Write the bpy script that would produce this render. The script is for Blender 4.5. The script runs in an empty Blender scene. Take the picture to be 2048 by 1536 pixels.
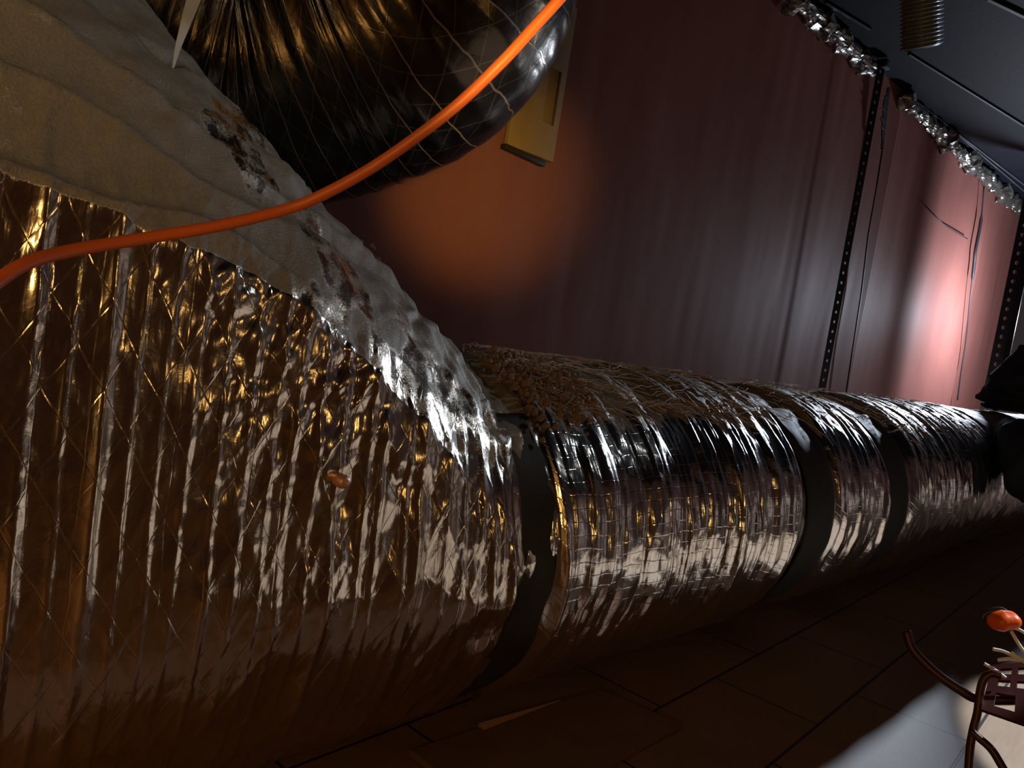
import bpy, math, random
import numpy as np
from mathutils import Vector, Matrix

S = bpy.context.scene
C = S.collection
random.seed(4)
H = 0.92                       # camera height above the floor

# ------------------------------------------------------------------ camera
W_, H_, F_ = 2048, 1536, 1540.0
CX = np.array([0.70135625, -0.05629307, 0.71058462])   # world X seen in camera axes (right, up, forward)
CY = np.array([-0.69553489, 0.16409821, 0.69950196])
CZ = np.array([0.15598277, 0.98483647, -0.07593751])
M3 = np.array([CX, CY, CZ])
right, up, fwd = M3[:, 0], M3[:, 1], M3[:, 2]
cam = bpy.data.cameras.new('camera')
cam.sensor_width = 36; cam.lens = F_ / W_ * 36; cam.clip_start = 0.02; cam.clip_end = 100
camo = bpy.data.objects.new('camera', cam); C.objects.link(camo)
camo.matrix_world = Matrix(((right[0], up[0], -fwd[0], 0), (right[1], up[1], -fwd[1], 0), (right[2], up[2], -fwd[2], H), (0, 0, 0, 1)))
S.camera = camo

# ------------------------------------------------------------------ world, exposure
S.view_settings.view_transform = 'Standard'; S.view_settings.look = 'None'
S.view_settings.gamma = 1; S.view_settings.use_curve_mapping = False
S.view_settings.exposure = 0.15
w = bpy.data.worlds.new('world'); S.world = w; w.use_nodes = True
w.node_tree.nodes['Background'].inputs[0].default_value = (0.016, 0.012, 0.013, 1)
w.node_tree.nodes['Background'].inputs[1].default_value = 1.5

def lamp(name, kind, loc, aim, power, color, size=0.1, angle=60, blend=0.5):
    l = bpy.data.lights.new(name, kind); l.energy = power; l.color = color
    if kind == 'AREA': l.size = size
    else: l.shadow_soft_size = size
    if kind == 'SPOT': l.spot_size = math.radians(angle); l.spot_blend = blend
    o = bpy.data.objects.new(name, l); C.objects.link(o)
    o.location = (loc[0], loc[1], loc[2] + H)
    d = Vector(aim) - Vector(loc); o.rotation_euler = d.to_track_quat('-Z', 'Y').to_euler()
    return o
COLD = (0.74, 0.85, 1.0); WARM = (1.0, 0.56, 0.16)
lamp('far_work_lamp', 'POINT', (9.0, 1.78, 0.82), (3.0, 1.6, 0.0), 190, COLD, 0.07)
lamp('far_work_lamp_beam', 'SPOT', (8.4, 1.90, 1.30), (4.1, 1.42, -0.05), 1500, COLD, 0.06, 17, 1.0)
lamp('warm_bulb', 'POINT', (-0.75, -0.35, 0.10), (0.4, 1.0, -0.1), 17.0, WARM, 0.20)
lamp('warm_front_fill', 'POINT', (1.75, -1.7, 0.15), (0, 0, 0), 4.5, (1.0, 0.58, 0.18), 0.11)  # added warm fill, puts gold glints on right-facing foil facets
lamp('wall_patch_fill', 'SPOT', (0.08, -0.08, 0.05), (2.30, 2.6, 0.60), 230, (1.0, 0.62, 0.14), 0.06, 19, 1.0)  # added spot near the camera that makes the orange patch on the wall
lamp('overhead_fill', 'SPOT', (-0.35, -0.55, 1.35), (0.22, 1.4, 0.38), 13, (1.0, 0.86, 0.58), 0.06, 42, 0.9)  # added fill to brighten the dusty upper-left shoulder
lamp('slope_fill', 'SPOT', (3.3, -0.2, 1.5), (0.9, 1.4, 0.2), 36, (0.9, 0.95, 1.0), 0.10, 30, 0.9)  # added cold fill for the dusty slope, no fixture there
lamp('floor_work_lamp', 'SPOT', (2.95, -0.62, 1.6), (2.88, -0.50, -0.92), 900, (0.66, 0.87, 1.0), 0.02, 45, 0.08)
lamp('elbow_glint_fill', 'SPOT', (3.4, 0.25, 0.25), (1.25, 1.65, 0.50), 22, (0.92, 0.96, 1.0), 0.05, 26, 0.9)  # added cold spot for white glints on the elbow duct

# ------------------------------------------------------------------ helpers
def ray(px, py):
    return M3 @ np.array([px - 1024, -(py - 768), F_])
def ony(px, py, y): d = ray(px, py); p = d * (y / d[1]); return Vector((p[0], p[1], p[2] + H))
def onz(px, py, z): d = ray(px, py); p = d * (z / d[2]); return Vector((p[0], p[1], p[2] + H))
def at(px, py, dist): d = ray(px, py); p = d / np.linalg.norm(d) * dist; return Vector((p[0], p[1], p[2] + H))

def hsh(ix, iy, seed):
    n = (ix.astype(np.int64) * 374761393 + iy.astype(np.int64) * 668265263 + seed * 982451653) & 0x7fffffff
    n = ((n ^ (n >> 13)) * 1274126177) & 0x7fffffff
    n = (n ^ (n >> 16)) & 0xffffff
    return n / float(0xffffff)
def vn(x, y, seed=0):
    x = np.asarray(x, float); y = np.asarray(y, float); x, y = np.broadcast_arrays(x, y)
    ix = np.floor(x); iy = np.floor(y); fx = x - ix; fy = y - iy
    fx = fx * fx * (3 - 2 * fx); fy = fy * fy * (3 - 2 * fy)
    a = hsh(ix, iy, seed); b = hsh(ix + 1, iy, seed); c = hsh(ix, iy + 1, seed); d = hsh(ix + 1, iy + 1, seed)
    return (a * (1 - fx) + b * fx) * (1 - fy) + (c * (1 - fx) + d * fx) * fy
def fbm(x, y, seed=0, o=3):
    s = 0; a = 0.5
    for k in range(o):
        s = s + a * vn(x * 2 ** k, y * 2 ** k, seed + k * 17); a *= 0.5
    return s / (1 - 0.5 ** o)
def facets(x, y, seed, n=4, warp=0.5):
    """crumpled sheet: flat facets meeting in sharp creases, about 1 fold per unit, range about 0..1"""
    r = np.random.RandomState(seed); s = 0
    wx = x + warp * (fbm(x * .8, y * .8, seed + 3, 2) - .5); wy = y + warp * (fbm(x * .8, y * .8, seed + 9, 2) - .5)
    for k in range(n):
        a = r.rand() * math.pi; f = 0.6 + r.rand() * 0.9; p = r.rand()
        t = (wx * math.cos(a) + wy * math.sin(a)) * f + p
        s = s + 2 * np.abs(t - np.floor(t) - .5) / f
    return s / n
def sstep(a, b, x):
    t = np.clip((x - a) / (b - a), 0, 1); return t * t * (3 - 2 * t)

def mesh_obj(name, verts, faces, mat, parent=None, smooth=True, uvs=None, attrs=None, mats=None, fmat=None):
    me = bpy.data.meshes.new(name)
    if isinstance(verts, np.ndarray) and isinstance(faces, np.ndarray) and len(faces):
        me.vertices.add(len(verts)); me.vertices.foreach_set('co', verts.astype(np.float32).ravel())
        k = faces.shape[1]
        me.loops.add(faces.size); me.loops.foreach_set('vertex_index', faces.astype(np.int32).ravel())
        me.polygons.add(len(faces)); me.polygons.foreach_set('loop_start', np.arange(0, faces.size, k, dtype=np.int32))
        me.polygons.foreach_set('loop_total', np.full(len(faces), k, dtype=np.int32))
        me.update(calc_edges=True); me.validate()
    else:
        me.from_pydata([tuple(v) for v in verts], [], [tuple(f) for f in faces]); me.update()
    if smooth: me.polygons.foreach_set('use_smooth', [True] * len(me.polygons))
    if uvs is not None:
        uv = me.uv_layers.new(name='UVMap'); li = np.zeros(len(me.loops), dtype=np.int32); me.loops.foreach_get('vertex_index', li)
        uv.data.foreach_set('uv', uvs[li].astype(np.float32).ravel())
    for k, v in (attrs or {}).items():
        a = me.attributes.new(k, 'FLOAT', 'POINT'); a.data.foreach_set('value', v.astype(np.float32).ravel())
    me.materials.append(mat)
    o = bpy.data.objects.new(name, me); C.objects.link(o)
    if parent:
        o.parent = parent; o.matrix_parent_inverse = Matrix.Translation(-parent.location)
    return o
def tag(o, label=None, cat=None, group=None, kind=None):
    if label: o['label'] = label
    if cat: o['category'] = cat
    if group: o['group'] = group
    if kind: o['kind'] = kind
    return o
def empty(name, loc, label, cat, group=None):
    o = bpy.data.objects.new(name, None); C.objects.link(o); o.location = loc; o.empty_display_size = 0.05
    return tag(o, label, cat, group)

class MB:
    def __init__(s): s.v = []; s.f = []
    def add(s, v, f):
        n = len(s.v); s.v += [tuple(x) for x in v]; s.f += [tuple(i + n for i in q) for q in f]; return s
    def box(s, c, size, rot=None, bev=0.0):
        hx, hy, hz = [q / 2 for q in size]; pts = []
        b = min(bev, hx * .45, hy * .45, hz * .45) if bev else 0
        if not b:
            pts = [Vector((x, y, z)) for x in (-hx, hx) for y in (-hy, hy) for z in (-hz, hz)]
            f = [(0, 1, 3, 2), (4, 6, 7, 5), (0, 4, 5, 1), (2, 3, 7, 6), (0, 2, 6, 4), (1, 5, 7, 3)]
        else:
            import bmesh
            bm = bmesh.new(); bmesh.ops.create_cube(bm, size=1); bmesh.ops.scale(bm, vec=size, verts=bm.verts)
            bmesh.ops.bevel(bm, geom=list(bm.edges), offset=b, segments=2, affect='EDGES', profile=.5)
            bm.verts.index_update(); pts = [v.co.copy() for v in bm.verts]; f = [[v.index for v in q.verts] for q in bm.faces]; bm.free()
        if rot is not None: pts = [rot @ p for p in pts]
        return s.add([p + Vector(c) for p in pts], f)
    def tube(s, pts, r, seg=10, caps=True, flat=None):
        pts = [Vector(p) for p in pts]; n = len(pts); rs = r if isinstance(r, (list, tuple)) else [r] * n
        vs = []; t0 = (pts[1] - pts[0]).normalized(); u = t0.orthogonal().normalized()
        for i, p in enumerate(pts):
            t = (pts[min(i + 1, n - 1)] - pts[max(i - 1, 0)]).normalized()
            u = (u - t * u.dot(t)).normalized(); v = t.cross(u)
            for k in range(seg):
                a = 2 * math.pi * k / seg; vs.append(p + (u * math.cos(a) + v * math.sin(a)) * rs[i])
        fs = [(i * seg + k, i * seg + (k + 1) % seg, (i + 1) * seg + (k + 1) % seg, (i + 1) * seg + k) for i in range(n - 1) for k in range(seg)]
        if caps: fs += [tuple(range(seg))[::-1], tuple((n - 1) * seg + k for k in range(seg))]
        return s.add(vs, fs)
    def build(s, name, mat, parent=None, smooth=True):
        return mesh_obj(name, s.v, s.f, mat, parent, smooth)
def spline(pts, n=12):
    """Catmull-Rom through the points"""
    P = [Vector(p) for p in pts]; P = [P[0] * 2 - P[1]] + P + [P[-1] * 2 - P[-2]]; out = []
    for i in range(1, len(P) - 2):
        for k in range(n):
            t = k / n; a, b, c, d = P[i - 1], P[i], P[i + 1], P[i + 2]
            out.append(0.5 * ((2 * b) + (c - a) * t + (2 * a - 5 * b + 4 * c - d) * t * t + (3 * b - a - 3 * c + d) * t ** 3))
    return out + [P[-2]]

# ------------------------------------------------------------------ materials
class NT:
    def __init__(s, name):
        s.m = bpy.data.materials.new(name); s.m.use_nodes = True; s.t = s.m.node_tree
        s.b = s.t.nodes['Principled BSDF']; s.out = s.t.nodes['Material Output']
    def n(s, typ, **kw):
        nd = s.t.nodes.new(typ); ins = kw.pop('ins', {})
        for k, v in kw.items(): setattr(nd, k, v)
        for k, v in ins.items():
            if hasattr(v, 'is_output') or isinstance(v, bpy.types.NodeSocket): s.t.links.new(v, nd.inputs[k])
            else: nd.inputs[k].default_value = v
        return nd
    def math(s, op, a, b=0.0, c=0.0, clamp=False):
        nd = s.n('ShaderNodeMath', operation=op, use_clamp=clamp)
        for i, v in enumerate((a, b, c)):
            if isinstance(v, bpy.types.NodeSocket): s.t.links.new(v, nd.inputs[i])
            else: nd.inputs[i].default_value = v
        return nd.outputs[0]
    def set(s, k, v):
        if isinstance(v, bpy.types.NodeSocket): s.t.links.new(v, s.b.inputs[k])
        else: s.b.inputs[k].default_value = v
        return s
    def coord(s, which='Object', scale=(1, 1, 1)):
        tc = s.n('ShaderNodeTexCoord'); mp = s.n('ShaderNodeMapping', ins={'Vector': tc.outputs[which], 'Scale': scale}); return mp.outputs[0]
    def noise(s, vec, scale, detail=3, rough=.5, dist=0):
        return s.n('ShaderNodeTexNoise', ins={'Vector': vec, 'Scale': scale, 'Detail': detail, 'Roughness': rough, 'Distortion': dist}).outputs[0]
    def ramp(s, fac, stops):
        r = s.n('ShaderNodeValToRGB', ins={'Fac': fac}); e = r.color_ramp.elements
        while len(e) < len(stops): e.new(.5)
        for i, (p, c) in enumerate(stops): e[i].position = p; e[i].color = (c, c, c, 1) if isinstance(c, (int, float)) else (*c, 1)
        return r.outputs[0]
    def mixc(s, f, a, b):
        nd = s.n('ShaderNodeMix', data_type='RGBA')
        for i, v in ((0, f), (6, a), (7, b)):
            if isinstance(v, bpy.types.NodeSocket): s.t.links.new(v, nd.inputs[i])
            else: nd.inputs[i].default_value = v if i == 0 else (*v, 1)
        return nd.outputs[2]
    def bump(s, h, strength=.5, dist=.01, normal=None):
        ins = {'Height': h, 'Strength': strength, 'Distance': dist}
        if normal is not None: ins['Normal'] = normal
        return s.n('ShaderNodeBump', ins=ins).outputs[0]

def simple(name, col, rough=.5, metal=0, bs=0, bd=.002, var=0.0):
    m = NT(name); m.set('Roughness', rough).set('Metallic', metal)
    co = m.coord()
    if var:
        n = m.noise(co, 9, 4); m.set('Base Color', m.mixc(n, tuple(c * (1 - var) for c in col), tuple(min(1, c * (1 + var)) for c in col)))
    else: m.set('Base Color', (*col, 1))
    if bs: m.set('Normal', m.bump(m.noise(co, bs, 4), .6, bd))
    return m.m

def foil_mat(name, base=(.83, .80, .75), scrim='square', pitch=.026, rough=.16, dusty=True, scrim_col=.0):
    m = NT(name)
    tc = m.n('ShaderNodeUVMap', uv_map='UVMap'); uv = tc.outputs[0]
    sx = m.n('ShaderNodeSeparateXYZ', ins={'Vector': uv}); u, v = sx.outputs[0], sx.outputs[1]
    wob = m.math('MULTIPLY', m.math('SUBTRACT', m.noise(uv, 9, 2), .5), .012)
    def lines(coord, p, wd):
        t = m.math('DIVIDE', m.math('ADD', coord, wob), p)
        f = m.math('ABSOLUTE', m.math('SUBTRACT', m.math('FRACT', t), .5))
        return m.math('SUBTRACT', 1, m.math('DIVIDE', f, wd / p, clamp=True), clamp=True)
    if scrim == 'square':
        L = m.math('MAXIMUM', lines(u, pitch, .0016), lines(v, pitch, .0016))
    else:
        dk = 1.0 if scrim == 'tri' else .35
        d1 = m.math('ADD', m.math('MULTIPLY', u, .87), m.math('MULTIPLY', v, .5)); d2 = m.math('SUBTRACT', m.math('MULTIPLY', u, .87), m.math('MULTIPLY', v, .5))
        L = m.math('MAXIMUM', lines(u, pitch, .0013), m.math('MULTIPLY', m.math('MAXIMUM', lines(d1, pitch, .0013), lines(d2, pitch, .0013)), dk))
    n1 = m.noise(uv, 45, 4, .6, .6)
    vo = m.n('ShaderNodeTexVoronoi', feature='DISTANCE_TO_EDGE', ins={'Vector': m.n('ShaderNodeMapping', ins={'Vector': uv, 'Scale': (1.6, .8, 1)}).outputs[0], 'Scale': 30, 'Randomness': 1}).outputs[0]
    st = m.noise(m.n('ShaderNodeMapping', ins={'Vector': uv, 'Scale': (10, 1.2, 1)}).outputs[0], 14, 3)
    h = m.math('ADD', m.math('MULTIPLY', n1, .45), m.math('ADD', m.math('MULTIPLY', m.math('MINIMUM', vo, .25), .9), m.math('MULTIPLY', st, .5)))
    h = m.math('ADD', h, m.math('MULTIPLY', L, .22))
    nrm = m.bump(h, .30, .0032)
    if dusty:
        da = m.n('ShaderNodeAttribute', attribute_name='dust').outputs['Fac']
        fine = m.noise(uv, 260, 4, .65); mid = m.noise(uv, 28, 4, .6)
        dn = m.math('ADD', da, m.math('ADD', m.math('MULTIPLY', m.math('SUBTRACT', mid, .5), .8), m.math('MULTIPLY', m.math('SUBTRACT', fine, .5), .5)))
        df = m.ramp(dn, [(.40, 0.0), (.62, 1.0)])
        m.set('Metallic', m.math('SUBTRACT', 1, m.math('MULTIPLY', df, .78)))
        dc = m.mixc(m.math('ADD', m.math('MULTIPLY', fine, .6), m.math('MULTIPLY', mid, .5)), (.07, .055, .038), (.40, .355, .30))
        m.set('Base Color', m.mixc(df, base, dc))
        m.set('Roughness', m.math('ADD', m.math('MULTIPLY', m.noise(uv, 7, 3), .16), m.math('ADD', rough - .06, m.math('MULTIPLY', df, .36))))
        m.set('Normal', m.bump(fine, m.math('MULTIPLY', df, .7), .003, nrm))
    else:
        m.set('Metallic', m.math('SUBTRACT', 1, m.math('MULTIPLY', L, scrim_col)))
        m.set('Base Color', m.mixc(m.math('MULTIPLY', L, scrim_col), base, (.42, .36, .30)))
        m.set('Roughness', m.math('ADD', m.math('MULTIPLY', m.noise(uv, 7, 3), .16), rough - .05)); m.set('Normal', nrm)
    return m.m

MAT = {}
MAT['foil_near'] = foil_mat('wrinkled_foil_diamond_scrim', base=(.72, .64, .54), scrim='tri', pitch=.052)
MAT['foil_far'] = foil_mat('wrinkled_foil_square_scrim', scrim='square', pitch=.027)
MAT['foil_dark'] = foil_mat('dark_foil_jacket', base=(.075, .062, .050), scrim='ring', pitch=.045, rough=.22, dusty=False, scrim_col=.6)
MAT['strip'] = simple('crumpled_foil_strip', (.30, .28, .25), .28, .85, 40, .006, .4)
MAT['cord'] = simple('orange_cord', (.60, .13, .035), .45, 0, 120, .0006, .15)
MAT['black'] = simple('matte_black', (.012, .013, .016), .7, 0, 180, .001)
MAT['olive'] = simple('dull_olive', (.022, .017, .012), .6, .1, 60, .002, .3)
MAT['steel'] = simple('galvanised_steel', (.30, .31, .33), .38, .9, 50, .0004, .2)
MAT['dark_steel'] = simple('dark_painted_steel', (.020, .020, .026), .5, .3, 60, .0005, .2)
MAT['rail'] = simple('bright_rail_steel', (.55, .57, .6), .3, .9)
MAT['zip'] = simple('grey_white_plastic', (.72, .78, .90), .4, 0, 30, .0008)
MAT['hose'] = simple('black_corrugated_plastic', (.16, .17, .19), .25, .3)
MAT['red_tube'] = simple('dark_red_enamel', (.05, .010, .012), .42, 0)
MAT['orange'] = simple('orange_plastic', (1.0, .13, .008), .4, 0, 60, .002, .2)
MAT['clump'] = simple('brown_fibre', (.20, .135, .095), .95, 0, 200, .002, .35)
MAT['wood'] = simple('bare_plywood', (.26, .17, .07), .75, 0, 30, .001, .25)
MAT['pin'] = simple('dusty_pink_metal', (.62, .36, .30), .45, .5)
MAT['tag'] = simple('amber_tape', (.85, .42, .07), .35, .2)
MAT['wire'] = simple('thin_black_wire', (.02, .02, .022), .5)

# ------------------------------------------------------------------ setting
def wall_mat():
    m = NT('red_brown_sheet'); co = m.coord()
    n = m.noise(m.n('ShaderNodeMapping', ins={'Vector': co, 'Scale': (1, 1, .4)}).outputs[0], 3.2, 4)
    m.set('Base Color', m.mixc(n, (.19, .068, .056), (.28, .108, .088)))
    m.set('Roughness', .62); m.set('Specular IOR Level', .12)
    m.set('Normal', m.bump(m.noise(co, 14, 5), .15, .002)); return m.m
def floor_mat():
    m = NT('worn_plywood_floor'); tc = m.n('ShaderNodeTexCoord')
    mp = m.n('ShaderNodeMapping', ins={'Vector': tc.outputs['Object'], 'Rotation': (0, 0, math.radians(-4)), 'Location': (.05, .03, 0)}).outputs[0]
    br = m.n('ShaderNodeTexBrick', offset=.5, ins={'Vector': mp, 'Scale': 1, 'Mortar Size': .004, 'Mortar Smooth': .2, 'Brick Width': .62, 'Row Height': .30})
    n = m.noise(mp, 6, 5, .6); g = m.noise(m.n('ShaderNodeMapping', ins={'Vector': mp, 'Scale': (3, 22, 1)}).outputs[0], 4, 4)
    c = m.mixc(n, (.13, .062, .036), (.22, .12, .075)); c = m.mixc(m.math('MULTIPLY', g, .4), c, (.32, .22, .16))
    m.set('Base Color', m.mixc(br.outputs['Fac'], c, (.015, .01, .008))); m.set('Roughness', .62)
    h = m.math('SUBTRACT', m.math('MULTIPLY', n, .25), br.outputs['Fac']); m.set('Normal', m.bump(h, .7, .006)); return m.m
def ceil_mat():
    m = NT('dark_deck'); co = m.coord(); m.set('Base Color', m.mixc(m.noise(co, 3, 4), (.003, .004, .008), (.008, .010, .017)))
    m.set('Roughness', .7); m.set('Specular IOR Level', .15); m.set('Normal', m.bump(m.noise(co, 20, 4), .4, .004)); return m.m
WALL_Y = 2.60; CEIL = 2.39; KW = 2.6 / 2.1
def grid(name, fx, nx, ny, mat, kindlabel=None):
    i, j = np.meshgrid(np.linspace(0, 1, nx), np.linspace(0, 1, ny), indexing='ij'); v = fx(i.ravel(), j.ravel())
    a = (np.arange(nx - 1)[:, None] * ny + np.arange(ny - 1)[None, :]).ravel()
    f = np.stack([a, a + ny, a + ny + 1, a + 1], 1)
    return mesh_obj(name, v, f, mat, smooth=True)
def wall_f(u, v):
    x = -3 + u * 14.5; z = v * (CEIL + H)
    y = np.full_like(x, WALL_Y)
    y = y - .022 * (fbm(x * 2.6 + .25 * vn(x, z * 1.1, 3), z * .45, 21, 3) - .5)
    for s, d in ((6.62, .034), (9.58, .024)):   # lap joints between the hung sheets
        y = y - d * np.exp(-np.clip(s - x, 0, 9) / .22) * (x < s)
    y = y - .0018 * facets(x * 1.3, z * .9, 31, 3)
    return np.stack([x, y, z], 1)
tag(grid('wall_back', wall_f, 1500, 110, wall_mat()), kind='structure')
def flat(name, pts, mat):
    o = mesh_obj(name, pts, [(0, 1, 2, 3)], mat, smooth=False); tag(o, kind='structure'); return o
fl = MB().box((4.25, -.2, -.03), (14.7, 5.8, .06)).build('floor', floor_mat(), smooth=False); tag(fl, kind='structure')
ce = MB().box((4.25, -.2, CEIL + H + .03), (14.7, 5.8, .06)).build('ceiling', ceil_mat(), smooth=False); tag(ce, kind='structure')
def left_mat():
    m = NT('warm_bounce_board'); co = m.coord(); m.set('Base Color', m.mixc(m.noise(co, 4, 4), (.30, .19, .09), (.48, .33, .17))); m.set('Roughness', .75); return m.m
tag(MB().box((-1.42, -.2, (CEIL + H) / 2), (.06, 5.8, CEIL + H)).build('bounce_wall', left_mat(), smooth=False), kind='structure')  # unseen wall added to bounce gold light into the near foil
def near_mat():
    m = NT('pale_and_red_wall'); co = m.coord(); sx = m.n('ShaderNodeSeparateXYZ', ins={'Vector': co}).outputs[2]
    m.set('Base Color', m.mixc(m.noise(co, 3, 3), (.07, .035, .025), (.12, .05, .04))); m.set('Roughness', .7); return m.m
tag(MB().box((4.25, -3.13, (CEIL + H) / 2), (14.7, .06, CEIL + H)).build('wall_front', near_mat(), smooth=False), kind='structure')
def bounce_panel_mat():
    m = NT('pale_bounce_surface'); co = m.coord(); m.set('Base Color', m.mixc(m.noise(co, 2, 4), (.40, .34, .30), (.55, .49, .45))); m.set('Roughness', .7); return m.m
tag(MB().box((8.4, -3.07, .55), (6.2, .05, 1.10)).build('bounce_panel_1', bounce_panel_mat(), smooth=False), kind='structure')  # unseen pale panel, placed so the far foil reflects a light band
lamp('front_panel_fill', 'SPOT', (8.0, -1.5, 1.0), (8.6, -3.1, -0.5), 75, (1.0, .93, .87), .1, 130, .8)  # added fill that lights the pale panel for the foil reflections

# ------------------------------------------------------------------ the big foil-wrapped duct
YC, ZC, R0 = 1.335, -0.475, 0.40
prof_x = np.array([-1.2, -.6, -.2, .1, .30, .38, .46, .58, .77, .95, 1.04, 1.12, 1.2])
prof_z = np.array([1.0, .90, .80, .68, .56, .485, .410, .310, .170, .035, -.040, -.075, -.075])
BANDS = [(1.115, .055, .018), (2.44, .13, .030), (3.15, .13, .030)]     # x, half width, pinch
def gauss(x, c, w): return np.exp(-((x - c) / w) ** 2)
creases = [(ony(p, 800, 1.0)[0], a, wd) for p, a, wd in
    ((20, .0075, .012), (100, .003, .004), (170, .009, .0135), (235, .003, .0035), (297, .0028, .0035), (350, .003, .004), (412, .004, .005), (470, .003, .004),
     (520, .004, .005), (560, .004, .008), (610, .004, .005), (655, .006, .010), (712, .005, .009), (745, .004, .006), (795, .004, .006), (822, .013, .030), (885, .004, .005), (925, .004, .005), (960, .007, .010))]
def duct(xa, xb, first):
    xs = [xa]
    while xs[-1] < xb: xs.append(xs[-1] + (.0036 if xs[-1] < 1.7 else min(.0036 + (xs[-1] - 1.7) * .0032, .02)) * (4 if xs[-1] < -.1 else 1))
    xs = np.array(xs); xs[-1] = xb
    th = np.radians(np.concatenate([np.arange(-95, 0, .55), np.arange(0, 14, .20 if first else .55), np.arange(14, 135, .55), np.arange(135, 265.1, 5)]))
    X, T = np.meshgrid(xs, th, indexing='ij'); c = np.cos(T); s = np.sin(T)
    zt = np.interp(X, prof_x, prof_z); zt = zt + (fbm(X * 6, 0 * X, 5, 2) - .5) * .03 * (X < 1.0)
    h = zt - ZC; n = 2 - .52 * sstep(1.08, .75, X); rise = np.clip(h - R0, 0, 9)
    R = R0 + .012 * (fbm(X * 1.7, T * .6, 12, 2) - .5) + .010 * (fbm(X * 9, T * .4, 13, 2) - .5) * (X > 1.1)
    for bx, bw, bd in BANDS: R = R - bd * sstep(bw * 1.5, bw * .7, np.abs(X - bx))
    cc = np.sign(c) * np.abs(c) ** np.where(s > 0, 2 / n, 1); ss = np.where(s > 0, np.abs(s) ** (2 / n), s)
    zs = np.interp(X, [.1, .45, .60, .80, 1.02], [-.02, -.05, -.10, -.24, ZC]); vert = sstep(0, .24, s)
    h = h - (zs - ZC); rise = np.clip(zt - ZC - R0, 0, 9)
    Y = YC - R * cc + np.where(s > 0, rise * .20 * ss ** 1.3, 0)
    Z = ZC + np.where(s > 0, (h + R - R0) * ss + (zs - ZC) * vert, R * s)
    P = np.stack([X, Y, Z], -1)
    # normals of the smooth body
    dx = np.gradient(P, axis=0); dt = np.gradient(P, axis=1); N = np.cross(dt, dx); N /= np.linalg.norm(N, axis=-1, keepdims=True) + 1e-9
    N *= np.sign((N[..., 1:2] * (Y - YC)[..., None] + N[..., 2:3] * (Z - ZC)[..., None]))
    arc = np.cumsum(np.linalg.norm(np.diff(P, axis=1, prepend=P[:, :1]), axis=-1), axis=1)
    A = arc
    nearw = sstep(1.25, 1.0, X)                      # 1 on the near transition, 0 on the far run
    top = sstep(.35, .75, s)                         # towards the top
    d = np.zeros_like(X)
    # near part: ring creases where the jacket is gathered, leaning folds between them
    for k, (cx, a, wd) in enumerate(creases):
        xx = X - cx - .012 * (fbm(A * 3 + k * 7, 0 * A, 40 + k, 3) - .5) - .02 * np.maximum(0, -s - .3)
        var = .35 + .9 * vn(A * 9, 0 * A + k * 3.1, 60 + k)
        wv = wd * (.75 + .5 * vn(A * 6, 0 * A + k, 90 + k))
        saw = np.where(xx < 0, np.exp(xx / (.6 * wd + .004)), np.clip(1 - xx / wv, 0, 1))
        d += a * var * saw * nearw * (1 - .93 * sstep(.15, .5, s))
    dg = nearw * (1 - top) * .0014
    for sg, sd in ((1, 3), (-1, 5)):
        t = (X * .87 + sg * A * .42) / .062 + .25 * fbm(X * 6, A * 6, sd, 2); fr = np.abs(t - np.floor(t) - .5)
        d += dg * (.2 + 1.2 * vn(X * 14, A * 10, sd + 50)) * np.clip(1 - fr / .09, 0, 1)
    cz = nearw * (1 - .3 * top) * (.22 + .78 * sstep(.36, .60, X))
    d += .025 * cz * (facets(X / .16, A / .26, 7, 4, .7) - .5)
    d += .011 * cz * sstep(.40, .62, fbm(X * 6, A * 5, 211, 2)) * (facets(X / .05, A / .12, 8, 4, .8) - .5)
    d += .010 * cz * top * (facets(X / .10, A / .24, 19, 3, .9) - .5) + .012 * nearw * top * (facets(X / .07 + A * 4, A / .05, 29, 4, 1.0) - .5) * (.3 + 1.4 * fbm(X * 5, A * 6, 230, 2)) + .034 * nearw * top * (facets(X / .42 + A * .6, A / .20, 23, 3, 1.1) - .5)
    bz = nearw * np.exp(-((s - .22) / .13) ** 2) * (np.abs(T) < 1.5) * (.25 + .75 * sstep(.36, .44, X) * sstep(.72, .62, X))
    d += bz * .012 * (facets(X / .07, A / .085, 301, 3, .8) - .5) + bz * .004 * (facets(X / .02, A / .03, 302, 3, .8) - .5)
    # folds running round the shoulder
    for k, (a0, sl, am) in enumerate(((1.24, -.15, .024), (1.35, -.20, .028), (1.47, -.25, .030))):
        q = A - a0 - sl * X + .05 * (fbm(X * 5, 0 * X, 70 + k, 2) - .5)
        d += am * np.where(q < 0, np.exp(q / .050), np.exp(-q / .007)) * sstep(.62, .30, X) * (s > 0)
    for k, (px_, a, wd) in enumerate(((1140, .012, .014), (1192, .006, .008), (1232, .004, .006), (1362, .007, .009), (1482, .006, .009), (1520, .004, .008))):
        cx = ony(px_, 950, .96)[0]; xx = X - cx - .04 * (fbm(A * 2 + k * 7, 0 * A, 140 + k, 3) - .5)
        d += a * (.3 + vn(A * 7, 0 * A + k, 160 + k)) * np.where(xx < 0, np.exp(xx / .006), np.clip(1 - xx / wd, 0, 1)) * (1 - nearw) * (1 - .6 * top)
    # gathers where the slope meets the run
    gz = gauss(X, 1.02, .11); d += gz * .014 * (facets(X / .035, A / .35, 17, 3, .4) - .5)
    # far run: tight ring pleats
    fw = 1 - nearw
    sc = np.where(X < 2.6, 1, 1)
    p1 = vn(X * 55 + 1.3 * fbm(X * 2, A * 4, 5, 2), A * 1.4, 81); p2 = vn(X * 22 + 1.6 * fbm(X * 2, A * 3, 6, 2), A * 1.0, 82)
    d += fw * (.0065 * (np.abs(p1 - .5) * 2) + .012 * (np.abs(p2 - .5) * 2 - .4))
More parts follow.
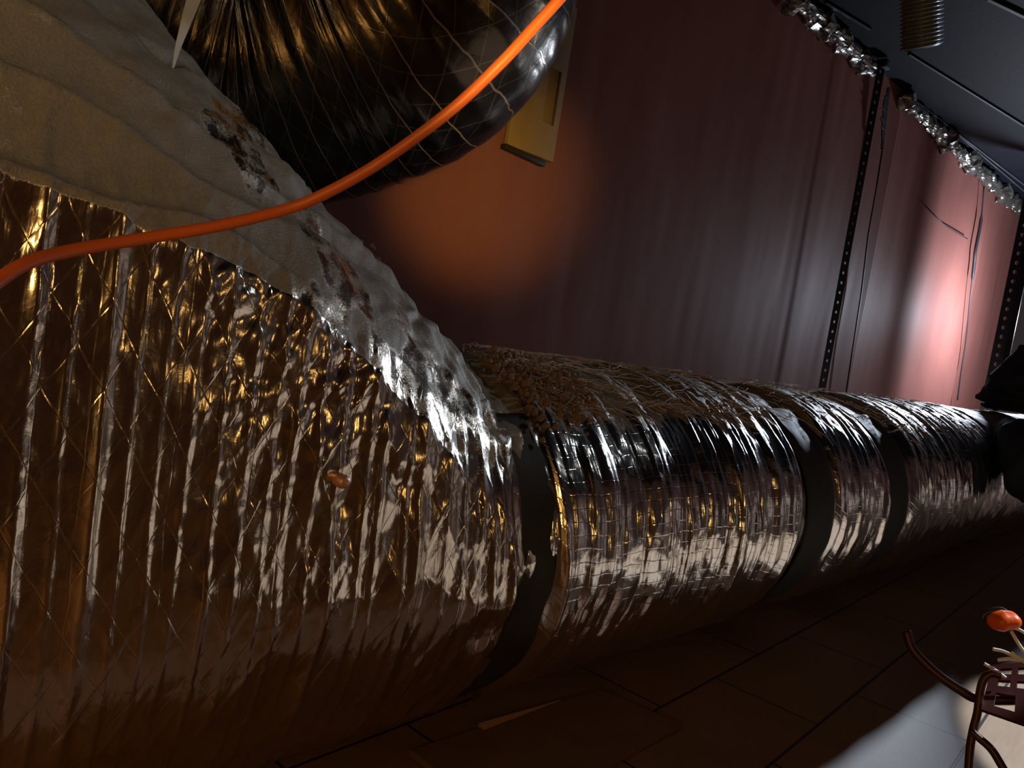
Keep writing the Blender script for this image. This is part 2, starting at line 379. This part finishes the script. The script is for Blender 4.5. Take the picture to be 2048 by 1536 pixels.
    d += fw * .016 * (facets(X / .22, A / .34, 27, 4, .6) - .5) * sstep(.75, .2, s)
    d += fw * .006 * (facets(X / .06, A / .10, 28, 3, .6) - .5)
    d = np.where(T > math.radians(150), d * .3, d)
    for bx, bw, bd in BANDS[1:]: d = d * (1 - .75 * sstep(bw * 1.15, bw * .9, np.abs(X - bx)))
    P = P + N * d[..., None]
    # dust on what faces up
    up_ = N[..., 2]
    streak = fbm(X * 60 + A * 9, A * 3.0, 101, 3); big = fbm(X * 7, A * 7, 103, 3)
    near_d = sstep(.30, .50, up_ + .16 * sstep(.55, .35, X) + .34 * (big - .5) + .16 * (fbm(X * 45, A * 9, 105, 2) - .5)) * .85
    far_d = sstep(.67, .84, up_ + .26 * (streak - .5) + .12 * (big - .5)) * .95
    dust = near_d * nearw + far_d * fw
    dust = dust * (1 - .40 * fw * sstep(.62, .80, fbm(X * 9 + 3, A * 5, 111, 2)) - (.18 + .32 * sstep(.25, .45, X)) * nearw * sstep(.50, .62, fbm(X * 8 + 3, A * 5, 112, 3)))
    P[..., 2] += H
    nx, nt = X.shape
    a = (np.arange(nx - 1)[:, None] * nt + np.arange(nt - 1)[None, :]).ravel()
    f = np.stack([a, a + 1, a + nt + 1, a + nt], 1)
    return P.reshape(-1, 3), f, np.stack([X.ravel(), A.ravel()], 1), dust.ravel()
duct_e = empty('insulated_duct', (1.2, YC, H + ZC - R0), 'huge crinkled silver and gold foil-wrapped duct lying along the floor', 'duct')
v, f, uv, du = duct(-1.1, 1.13, True)
j1 = mesh_obj('sloped_jacket', v, f, MAT['foil_near'], duct_e, uvs=uv, attrs={'dust': du}); j1['label'] = 'gold lit foil jacket with dusty sloping shoulder'
v, f, uv, du = duct(1.13, 10.5, False)
j2 = mesh_obj('straight_jacket', v, f, MAT['foil_far'], duct_e, uvs=uv, attrs={'dust': du}); j2['label'] = 'square-scrimmed foil jacket with fluffy dust on top'
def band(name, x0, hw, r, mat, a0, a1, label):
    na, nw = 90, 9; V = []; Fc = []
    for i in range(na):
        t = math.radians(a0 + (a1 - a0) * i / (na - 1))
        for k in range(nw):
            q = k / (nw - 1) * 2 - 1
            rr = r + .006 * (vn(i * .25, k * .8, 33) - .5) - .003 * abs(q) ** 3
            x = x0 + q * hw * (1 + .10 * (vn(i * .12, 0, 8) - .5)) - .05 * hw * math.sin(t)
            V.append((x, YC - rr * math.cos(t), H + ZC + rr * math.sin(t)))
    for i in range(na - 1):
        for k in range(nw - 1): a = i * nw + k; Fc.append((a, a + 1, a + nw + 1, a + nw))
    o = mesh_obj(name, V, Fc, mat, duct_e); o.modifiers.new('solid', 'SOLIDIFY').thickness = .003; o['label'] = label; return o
band('shade_band', 2.44, .105, .385, MAT['black'], -110, 62, 'wide black band of shade on the foil, the nearer of two')  # shade across the foil, modelled as matte black strips round the duct
band('shade_band', 3.15, .115, .385, MAT['black'], -110, 62, 'wide black band of shade on the foil, the farther of two')
band('joint_band', 1.125, .075, .389, MAT['olive'], -110, 50, 'dull dark band where slope meets straight run')  # dull dark band round the duct at the foot of the slope
# insulation pin with its dimple, amber tag
pp = ony(683, 962, .935)
mb = MB(); mb.tube([pp + Vector((0, .03, 0)), pp + Vector((0, -.004, 0)), pp + Vector((0, -.010, 0)), pp + Vector((0, -.012, 0))], [.010, .0105, .009, .004], 16)
mb.build('insulation_pin', MAT['pin'], duct_e)
q0 = ony(1095, 806, 1.16); 
mb = MB(); mb.box(q0, (.085, .020, .004), Matrix.Rotation(.25, 3, 'X') @ Matrix.Rotation(-.06, 3, 'Y'), .001); mb.build('tape_tag', MAT['tag'], duct_e)

# ------------------------------------------------------------------ dark elbow duct overhead
def path_elbow():
    pts = [at(-60, -190, 2.30), at(130, -60, 2.24), at(320, 40, 2.20), at(520, 118, 2.18), at(700, 80, 2.14), at(820, 10, 2.12), at(872, -110, 2.16), at(885, -280, 2.28), at(880, -480, 2.5)]
    return spline(pts, 40)
pts = path_elbow(); n = len(pts); seg = 220
el = [0.0]
for i in range(1, n): el.append(el[-1] + (pts[i] - pts[i - 1]).length)
V = []; UV = []
u = Vector((0, 0, 1))
P0 = np.array([p[:] for p in pts]); Tn = np.gradient(P0, axis=0); Tn /= np.linalg.norm(Tn, axis=1, keepdims=True)
for i in range(n):
    t = Vector(Tn[i]); u = (u - t * u.dot(t)).normalized(); b = t.cross(u)
    a = np.arange(seg) / seg * 2 * math.pi
    rr = .362 + .0035 * (2 * abs(((el[i] / .052) % 1) - .5)) ** 2 * (1 if True else 0)
    L = np.full(seg, el[i]); ca = np.cos(a); sa = np.sin(a)
    rr = rr + .007 * (facets(ca * 2 + el[i] * 3, sa * 2 + el[i] * 5, 44, 4, .6) - .5) + .009 * min(1, i / n * 1.4) ** 2 * (facets(L / .035, a * .36 / .10, 45, 3, .7) - .5)
    for k in range(seg):
        p = Vector(P0[i]) + (u * ca[k] + b * sa[k]) * float(rr[k]); V.append(p[:]); UV.append((el[i], a[k] * .36))
V = np.array(V); a = (np.arange(n - 1)[:, None] * seg + np.arange(seg)[None, :]); b2 = (np.arange(n - 1)[:, None] * seg + (np.arange(seg)[None, :] + 1) % seg)
F2 = np.stack([a.ravel(), b2.ravel(), (b2 + seg).ravel(), (a + seg).ravel()], 1)
V[:, 2] = np.minimum(V[:, 2], CEIL + H - .02)
fd = empty('flexible_duct', tuple(pts[n // 2]), 'dark shiny flexible duct bending upward behind the orange cord', 'duct')
mesh_obj('jacket', V, F2, MAT['foil_dark'], fd, uvs=np.array(UV))

# ------------------------------------------------------------------ orange cord, plastic tie
cp = [at(x, y, d) for x, y, d in ((-160, 640, .50), (-40, 585, .54), (50, 528, .56), (150, 500, .58), (300, 475, .60), (430, 453, .61), (560, 422, .62), (640, 392, .62), (760, 325, .62), (900, 222, .62), (1000, 128, .62), (1070, 52, .63), (1130, -15, .64), (1210, -110, .66))]
tag(MB().tube(spline(cp, 10), .0043, 14).build('extension_cord', MAT['cord']), 'orange cord sagging across in front of both ducts', 'cord')
zt = spline([at(400, -60, 1.20), at(388, -5, 1.22), at(372, 45, 1.25), at(356, 95, 1.265), at(346, 136, 1.28)], 10)
mb = MB(); VV = []; 
for i, p in enumerate(zt):
    q = i / (len(zt) - 1); wd = .0095 * (1 - q) ** .8 + .0012; ang = .3 + q * 1.2
    side = Vector(right) * math.cos(ang) + Vector(fwd) * math.sin(ang); nn = Vector(fwd) * math.cos(ang) - Vector(right) * math.sin(ang)
    for a_, b_ in ((-1, -1), (1, -1), (1, 1), (-1, 1)): VV.append(p + side * wd * a_ + nn * .0009 * b_)
m_ = len(zt); mb.add(VV, [(i * 4 + k, i * 4 + (k + 1) % 4, i * 4 + 4 + (k + 1) % 4, i * 4 + 4 + k) for i in range(m_ - 1) for k in range(4)] + [(3, 2, 1, 0), ((m_ - 1) * 4, (m_ - 1) * 4 + 1, (m_ - 1) * 4 + 2, (m_ - 1) * 4 + 3)])
tag(mb.build('hanging_tie', MAT['zip'], smooth=False), 'pale twisted plastic strap hanging down onto the foil slope', 'strap')

# ------------------------------------------------------------------ wooden board behind the elbow
wb = empty('plywood_board', ony(1090, 330, WALL_Y - .05), 'tan plywood board on the red wall behind the dark duct', 'board')
c0 = ony(1040, 245, WALL_Y - .045)
MB().box((1.98 * KW, WALL_Y - .065, H + .90 * KW), (.24 * KW, .030, .56 * KW), None, .003).build('panel', MAT['wood'], wb)
MB().box((2.062 * KW, WALL_Y - .084, H + .84 * KW), (.012, .006, .24), None, .001).build('groove_strip', simple('dark_slot', (.10, .05, .02), .8), wb)
MB().box((1.955 * KW, WALL_Y - .066, H + .607 * KW), (.21 * KW, .034, .022), Matrix.Rotation(.05, 3, 'Y'), .002).build('bottom_gap_shade', MAT['olive'], wb)  # dark strip standing in for the shaded gap below the board

# ------------------------------------------------------------------ ceiling edge: crumpled foil insulation strips and rails
def crumple_roll(xa, xb, label, seed):
    nl = int((xb - xa) / .018); sg = 26; V = []
    L = np.linspace(xa, xb, nl)
    for i, x in enumerate(L):
        a = np.arange(sg) / sg * 2 * math.pi
        blob = .25 + 1.6 * fbm(np.array([x * 5.1]), np.array([0.]), seed, 3)[0] ** 1.6
        endt = min(1, (x - xa) / .05, (xb - x) / .05) * .85 + .15
        r = .082 * blob * endt * (.62 + .8 * facets(x / .13 + np.cos(a) * 1.1, np.sin(a) * 1.3 + x * 3.3, seed, 5, 1.6))
        oy = .03 * (vn(np.array([x * 7]), np.array([1.]), seed + 2)[0] - .5)
        for k in range(sg): V.append((x + .022 * math.cos(2 * a[k] + 9 * math.sin(x * 7)), WALL_Y - .055 + oy - r[k] * math.cos(a[k]) * .8, H + CEIL - .09 + r[k] * math.sin(a[k]) * 1.0))
    V = np.array(V); V[:, 2] = np.minimum(V[:, 2], H + CEIL - .002); V[:, 1] = np.minimum(V[:, 1], WALL_Y - .012)
    Fs = [(i * sg + k, i * sg + (k + 1) % sg, (i + 1) * sg + (k + 1) % sg, (i + 1) * sg + k) for i in range(nl - 1) for k in range(sg)]
    Fs += [tuple(range(sg))[::-1], tuple((nl - 1) * sg + k for k in range(sg))]
    o = mesh_obj('foil_strip', V, Fs, MAT['strip'], smooth=False)
    return tag(o, label, 'insulation', 'crumpled foil strips along the ceiling edge')
crumple_roll(3.84, 5.90, 'crumpled foil strip between ceiling and red wall, nearer one before the hanger', 3)
crumple_roll(6.50, 11.3, 'crumpled foil strip between ceiling and red wall, farther one past the hanger', 11)
def rail(name, a, b, r, mat, label):
    d = b - a; c = (a + b) / 2; rot = d.to_track_quat('X', 'Z').to_matrix()
    return tag(MB().box(c, (d.length, r * 2, r * 1.4), rot, r * .3).build(name, mat, smooth=False), label, 'rail', 'rails under the dark ceiling')
zc = CEIL - .014
rail('ceiling_rail', onz(1805, 182, zc), onz(2120, 425, zc), .006, MAT['rail'], 'thin bright ceiling rail closest to the far foil strip')
rail('ceiling_rail', onz(1902, 272 - 14, zc), onz(2120, 425 + 18, zc), .006, MAT['rail'], 'shorter thin bright rail ending at the perforated post')
rail('ceiling_rail', onz(1817, 108, zc), onz(2120, 296, zc), .011, MAT['dark_steel'], 'dull grey ceiling rail starting at the corrugated hose')
rail('ceiling_rail', onz(1650, 4, zc), onz(1741, 59, zc), .012, MAT['dark_steel'], 'short dull ceiling rail above the nearer foil strip')
rail('ceiling_rail', onz(1975, -3, zc), onz(2140, 76, zc), .014, MAT['dark_steel'], 'dull ceiling rail farthest from the red wall')
# corrugated hose
hs = empty('corrugated_hose', at(1846, 60, 3.2), 'black ribbed hose end hanging from the ceiling with bright ribs', 'hose')
top = at(1842, -150, 3.2); bot = at(1843, 96, 3.2); axis = (bot - top); nL = 150
P_ = [top + axis * (i / nL) for i in range(nL + 1)]
Rr = [.062 + .006 * math.sin(i * 2 * math.pi / 5.2) for i in range(nL + 1)]
mb = MB().tube(P_, Rr, 40, caps=False); o = mb.build('ribbed_tube', MAT['hose'], hs); o.modifiers.new('s', 'SOLIDIFY').thickness = .003
lamp('hose_fill', 'SPOT', (4.6, -.3, .7), tuple(at(1842, 30, 3.2) - Vector((0, 0, H))), 260, COLD, .05, 11, .6)  # added spot to brighten the hose ribs

# ------------------------------------------------------------------ perforated hangers
def perforated(name, a, b, width, normal, mat, parent=None, pitch=.03, hole=.3, thick=.003, skip=0):
    a, b = Vector(a), Vector(b); d = (b - a); L = d.length; d.normalize(); sd = d.cross(Vector(normal)).normalized(); V = []; Fc = []
    n = int(L / pitch); K = 12; hw = width / 2
    for i in range(n):
        c = a + d * (i + .5) * pitch; base = len(V); sq = []
        for k in range(K):
            t = 2 * math.pi * (k + .5) / K; x, y = math.cos(t), math.sin(t); m = max(abs(x), abs(y)); sq.append((x / m, y / m, x, y))
        # square corners keep the sheet closed between cells
        for x, y, _, _ in sq: V.append(c + sd * hw * x + d * pitch / 2 * y)
        for _, _, x, y in sq: V.append(c + (sd * x + d * y) * hole * width)
        for k in range(K): k2 = (k + 1) % K; Fc.append((base + k, base + k2, base + K + k2, base + K + k))
        cs = [c + sd * hw * x + d * pitch / 2 * y for x, y in ((1, 1), (-1, 1), (-1, -1), (1, -1))]
        for j, (k, k2) in enumerate(((1, 2), (4, 5), (7, 8), (10, 11))[:4]):
            V.append(cs[(0, 1, 2, 3)[j]]); Fc.append((base + k, len(V) - 1, base + k2))
    o = mesh_obj(name, V, Fc, mat, parent, smooth=False); o.modifiers.new('s', 'SOLIDIFY').thickness = thick; return o
hg = empty('perforated_hanger', ony(1645, 775, WALL_Y - .10), 'black perforated metal strap running from ceiling down behind the duct', 'hanger')
A_ = ony(1763, 133, WALL_Y - .12); B_ = ony(1640, 800, WALL_Y - .12)
perforated('strap', A_, B_, .078, (-.35, -1, 0), MAT['dark_steel'], hg, .075, .15, .003)
MB().box(A_ + Vector((0.02, 0, .02)), (.09, .08, .06), None, .005).build('ceiling_clip', MAT['black'], hg)
# torn tape and joint line on the red wall
tj = empty('torn_tape', ony(1770, 250, WALL_Y - .06), 'ragged black torn tape hanging on the wall beside the perforated strap', 'tape')
r_ = random.Random(8); V = []; Fc = []; a = ony(1778, 175, WALL_Y - .075); b = ony(1764, 300, WALL_Y - .075); N_ = 36
for i in range(N_):
    q = i / (N_ - 1); p = a.lerp(b, q); wl = (.015 + .068 * math.sin(math.pi * min(1, q * 1.15)) ** 1.2) * (.55 + .75 * r_.random()); V += [p + Vector((-wl, 0, 0)), p + Vector((.012, -.006, 0)), p + Vector((.012, .006, 0)), p + Vector((-wl, .008, 0))]
Fc = [(i * 4 + k, i * 4 + (k + 1) % 4, i * 4 + 4 + (k + 1) % 4, i * 4 + 4 + k) for i in range(N_ - 1) for k in range(4)] + [(0, 1, 2, 3), ((N_ - 1) * 4 + 3, (N_ - 1) * 4 + 2, (N_ - 1) * 4 + 1, (N_ - 1) * 4)]
mesh_obj('ragged_strip', V, Fc, MAT['black'], tj, smooth=False)
MB().tube([ony(x, y, WALL_Y - .07) for x, y in ((1766, 290), (1752, 380), (1736, 470), (1722, 590), (1705, 700), (1690, 800))], .006, 6).build('hanging_thread', MAT['wire'], tj)
tag(MB().tube(spline([ony(x, y, WALL_Y - .07) for x, y in ((1968, 372), (1962, 440), (1951, 500), (1948, 530), (1941, 590), (1932, 680), (1922, 745), (1915, 800))], 5), [.016 if 4 < i < 18 else .007 for i in range(36)], 6).build('hanging_wire', MAT['wire']), 'thin black wire hanging down the red wall near the perforated post', 'wire')
MBw = MB().tube([ony(x, y, WALL_Y - .045) for x, y in ((1851, 412), (1890, 452), (1935, 478))], .005, 5)
tag(MBw.build('wall_crack_wire', MAT['wire']), 'short thin wire lying slanted on the upper red wall', 'wire')

# perforated post at the right edge
PX, PY = 8.62, 2.0
ps = empty('perforated_post', (PX, PY, 0), 'dark perforated steel post with rows of round holes at the far end of the duct', 'post')
perforated('post_web', (PX, PY, H + CEIL - .01), (PX, PY, .0), .13, (-.8, -1, 0), MAT['dark_steel'], ps, .09, .15, .006)
MB().box((PX + .055, PY - .04, (H + CEIL) / 2), (.008, .10, H + CEIL - .02)).build('post_flange', MAT['dark_steel'], ps, smooth=False)
# dark draped bundle leaning over the duct by the post
def bundle(name, pts, rad, label, cat, seed, mat):
    pts = spline(pts, 14); n = len(pts); rad = np.interp(np.linspace(0, 1, n), np.linspace(0, 1, len(rad)), rad); sg = 40; V = []; u = Vector((1, 0, 0))
    for i in range(n):
        t = (pts[min(i + 1, n - 1)] - pts[max(i - 1, 0)]).normalized(); u = (u - t * u.dot(t)).normalized(); b = t.cross(u)
        for k in range(sg):
            a = 2 * math.pi * k / sg; f_ = .8 + .4 * float(facets(np.array([i * .12 + math.cos(a)]), np.array([math.sin(a)]), seed, 4, .6)[0]); V.append(pts[i] + (u * math.cos(a) + b * math.sin(a)) * rad[i] * f_)
    Fs = [(i * sg + k, i * sg + (k + 1) % sg, (i + 1) * sg + (k + 1) % sg, (i + 1) * sg + k) for i in range(n - 1) for k in range(sg)] + [tuple(range(sg))[::-1], tuple((n - 1) * sg + k for k in range(sg))]
    return tag(mesh_obj(name, V, Fs, mat), label, cat)
MAT['navy'] = simple('dark_navy_cloth', (.02, .03, .05), .8, 0, 40, .004)
bundle('draped_sack', [at(2062, 690, 6.0), at(2058, 757, 6.0), at(2050, 803, 6.0), at(2046, 826, 6.0)], [.06, .22, .26, .20], 'dark navy draped sack resting on the duct beside the perforated post', 'sack', 5, MAT['navy'])
bundle('rolled_tarp', [at(1990, 862, 5.12), at(2020, 870, 5.0), at(2060, 902, 4.75), at(2095, 950, 4.6), at(2125, 1010, 4.5)], [.03, .09, .15, .17, .13], 'dark rolled tarp lying over the far end of the foil duct', 'tarp', 9, MAT['navy'])

# ------------------------------------------------------------------ debris and fibres on the duct
def surf(x, ydeg):
    t = math.radians(ydeg); return Vector((x, YC - R0 * math.cos(t), H + ZC + R0 * math.sin(t)))
def clumps(name, fn, n, smin, smax, mat, label, seed):
    r_ = random.Random(seed); mb = MB(); ico = [(0, 0, -1), (.72, -.52, -.45), (-.28, -.85, -.45), (-.89, 0, -.45), (-.28, .85, -.45), (.72, .52, -.45), (.28, -.85, .45), (-.72, -.52, .45), (-.72, .52, .45), (.28, .85, .45), (.89, 0, .45), (0, 0, 1)]
    fc = [(0, 1, 2), (1, 0, 5), (0, 2, 3), (0, 3, 4), (0, 4, 5), (1, 5, 10), (2, 1, 6), (3, 2, 7), (4, 3, 8), (5, 4, 9), (1, 10, 6), (2, 6, 7), (3, 7, 8), (4, 8, 9), (5, 9, 10), (6, 10, 11), (7, 6, 11), (8, 7, 11), (9, 8, 11), (10, 9, 11)]
    for i in range(n):
        p = fn(r_); s = smin + (smax - smin) * r_.random() ** 2
        mb.add([p + Vector(q) * s * (.6 + .8 * r_.random()) for q in ico], fc)
    return tag(mb.build(name, mat, smooth=False), label, 'debris', kind='stuff')
clumps('loose_insulation', lambda r: surf(1.13 + r.random() * .26 + r.gauss(0, .015), 62 + r.gauss(0, 9)) + Vector((0, 0, abs(r.gauss(0, .012)))), 620, .003, .010, MAT['clump'], 'brown crumbly insulation clumps piled where the slope meets the straight duct', 1)
def slope_pt(r):
    x = .90 + r.gauss(0, .022); z = float(np.interp(x, prof_x, prof_z)); return Vector((x, YC + .06 + r.gauss(0, .03), H + z + .008 + abs(r.gauss(0, .008))))
clumps('loose_insulation', slope_pt, 150, .003, .008, MAT['clump'], 'small brown insulation crumbs clinging to the crest of the foil slope', 2)
def fibres(n, seed):
    r_ = random.Random(seed); mb = MB()
    for i in range(n):
        x = 1.2 + 3.4 * r_.random() ** 1.6; a = 50 + 45 * r_.random(); ln = .05 + .16 * r_.random(); dr = r_.uniform(-.5, 1.2); pts_ = []
        for k in range(6):
            q = k / 5; p = surf(x + ln * q, a - 40 * ln * q * dr * 2 + r_.gauss(0, .6)); pts_.append(p + Vector((0, -.002, .010 + .008 * r_.random())))
        mb.tube(pts_, .0007 + .0006 * r_.random(), 4, False)
    return tag(mb.build('dust_fibres', MAT['fib']), 'pale dusty fibres strewn over the top of the long duct', 'debris', kind='stuff')
MAT['fib'] = simple('pale_fibre', (.48, .40, .33), .9)
fibres(420, 5)

# ------------------------------------------------------------------ floor sheet, scraps
ps_ = [onz(820, 1500, -.905), onz(1200, 1378, -.905), onz(1362, 1446, -.905), onz(1010, 1640, -.905)]
low = [Vector((p.x, p.y, .002)) for p in ps_]
tag(mesh_obj('loose_plywood_sheet', low + ps_, [(4, 5, 6, 7), (3, 2, 1, 0), (0, 1, 5, 4), (1, 2, 6, 5), (2, 3, 7, 6), (3, 0, 4, 7)], simple('reddish_plywood', (.17, .095, .065), .6, 0, 14, .002, .2), smooth=False), 'reddish plywood sheet lying loose on the floor below the duct', 'board')

ea, eb = onz(958, 1446, -.904), onz(1120, 1399, -.904); sheet = bpy.data.objects['loose_plywood_sheet']
mesh_obj('edge_highlight', [ea, eb, eb + Vector((-.004, -.006, .002)), ea + Vector((-.012, -.030, .002)), ea + Vector((0, 0, -.012)), eb + Vector((0, 0, -.008))], [(0, 1, 2, 3), (4, 5, 1, 0), (3, 4, 0), (2, 1, 5), (4, 3, 2, 5)], simple('edge_highlight_pale', (.60, .34, .22), .7), sheet, smooth=False)['label'] = 'pale strip for the highlight along the edge'  # edge highlight put in as a paler strip of colour
# ------------------------------------------------------------------ red tubular work light in the corner
wl = empty('work_light', onz(1960, 1500, -.92), 'dark red tubular work light stand with slotted plate in front of duct', 'lamp')
D = 1.95
def T(name, pl, r, mat, d=D, n=8, label=None):
    pts_ = spline([at(x, y, (q[0] if q else d)) for x, y, *q in pl], n); o = MB().tube(pts_, r, 12).build(name, mat, wl)
    if label: o['label'] = label
    return o
T('upright_tube', ((2003, 1352), (1985, 1347), (1968, 1358), (1960, 1385), (1955, 1425), (1946, 1462), (1940, 1500), (1936, 1560), (1932, 1640)), .0075, MAT['red_tube'], 1.85)
T('brace_tube', ((1942, 1462), (1958, 1476), (1982, 1498), (2000, 1526), (2018, 1560), (2050, 1640)), .0075, MAT['red_tube'], 1.84)
T('frame_tube', ((1812, 1262), (1826, 1300), (1870, 1345), (1920, 1380), (1958, 1398), (2040, 1400), (2110, 1392)), .010, MAT['red_tube'], 2.05)
MAT['guard'] = simple('white_guard_wire', (.85, .85, .86), .3, 0)
g0 = at(2110, 1392, 2.05); g1 = at(2110, 1470, 1.80)
for g_, dx in ((g0, .03), (g1, .01), (at(1812, 1262, 2.05), -.01)):
    MB().tube([g_, Vector((g_.x + dx, g_.y, g_.z * .5)), Vector((g_.x + dx * 2, g_.y, .005))], .0075, 12).build('support_leg', MAT['red_tube'], wl) if dx > 0 else None
for k, pl in enumerate((((2022, 1262), (2040, 1292), (2058, 1312), (2090, 1330)), ((1985, 1298), (2010, 1304), (2045, 1322), (2080, 1340)), ((1995, 1320), (2018, 1318), (2050, 1322)), ((1968, 1327), (1990, 1340), (2012, 1356)), ((2018, 1252), (2036, 1258), (2060, 1272)), ((2022, 1306), (2036, 1314), (2048, 1322)), ((1962, 1236), (1968, 1226), (1985, 1219), (2005, 1218), (2022, 1230)))):
    T('guard_wire', pl, .0032, MAT['guard'] if k < 6 else MAT['dark_steel'], 1.88)
# slotted plate: a dark red sheet with real openings
a0, a1, a2, a3 = at(1984, 1330, 1.95), at(2100, 1318, 1.95), at(2110, 1470, 1.80), at(1962, 1418, 1.83)
def pq(u, v): return (a0 * (1 - u) + a1 * u) * (1 - v) + (a3 * (1 - u) + a2 * u) * v
ug = [0, .16, .36, .46, .66, .76, 1]; vg = [0, .10, .22, .34, .46, .60, .86, 1]; holes = {(1, 1), (3, 1), (1, 3), (3, 3), (5 - 0, 3), (1, 5), (2, 5), (4, 5), (3, 1)}
V = []; Fc = []
for u_ in ug:
    for v_ in vg: V.append(pq(u_, v_))
for i in range(len(ug) - 1):
    for k in range(len(vg) - 1):
        if (i, k) in holes: continue
        q = i * len(vg) + k; Fc.append((q, q + 1, q + len(vg) + 1, q + len(vg)))
o = mesh_obj('slotted_plate', V, Fc, MAT['red_tube'], wl, smooth=False); o.modifiers.new('s', 'SOLIDIFY').thickness = .006
# orange plug
r_ = random.Random(3); c = at(2010, 1241, 1.86); V = []; Fc = []; nu, nv = 20, 14
for i in range(nv + 1):
    ph = math.pi * i / nv
    for k in range(nu):
        a = 2 * math.pi * k / nu; d = Vector(right) * math.cos(a) * math.sin(ph) * .030 + Vector(up) * math.cos(ph) * .019 + Vector(fwd) * math.sin(a) * math.sin(ph) * .024
        V.append(c + d * (1 + .10 * math.sin(a * 5) * math.sin(ph) - .18 * max(0, -math.cos(ph)) * math.cos(a)))
Fc = [(i * nu + k, i * nu + (k + 1) % nu, (i + 1) * nu + (k + 1) % nu, (i + 1) * nu + k) for i in range(nv) for k in range(nu)]
tag(mesh_obj('orange_plug', V, Fc, MAT['orange']), 'bright orange ribbed plug on top of the red work light frame', 'plug')
lamp('plug_fill', 'SPOT', (2.45, -.25, .55), tuple(c + Vector((.05, 0, -.05 - H))), 75, (1, .97, .93), .02, 11, .6)  # added spot to brighten the plug and guard wires
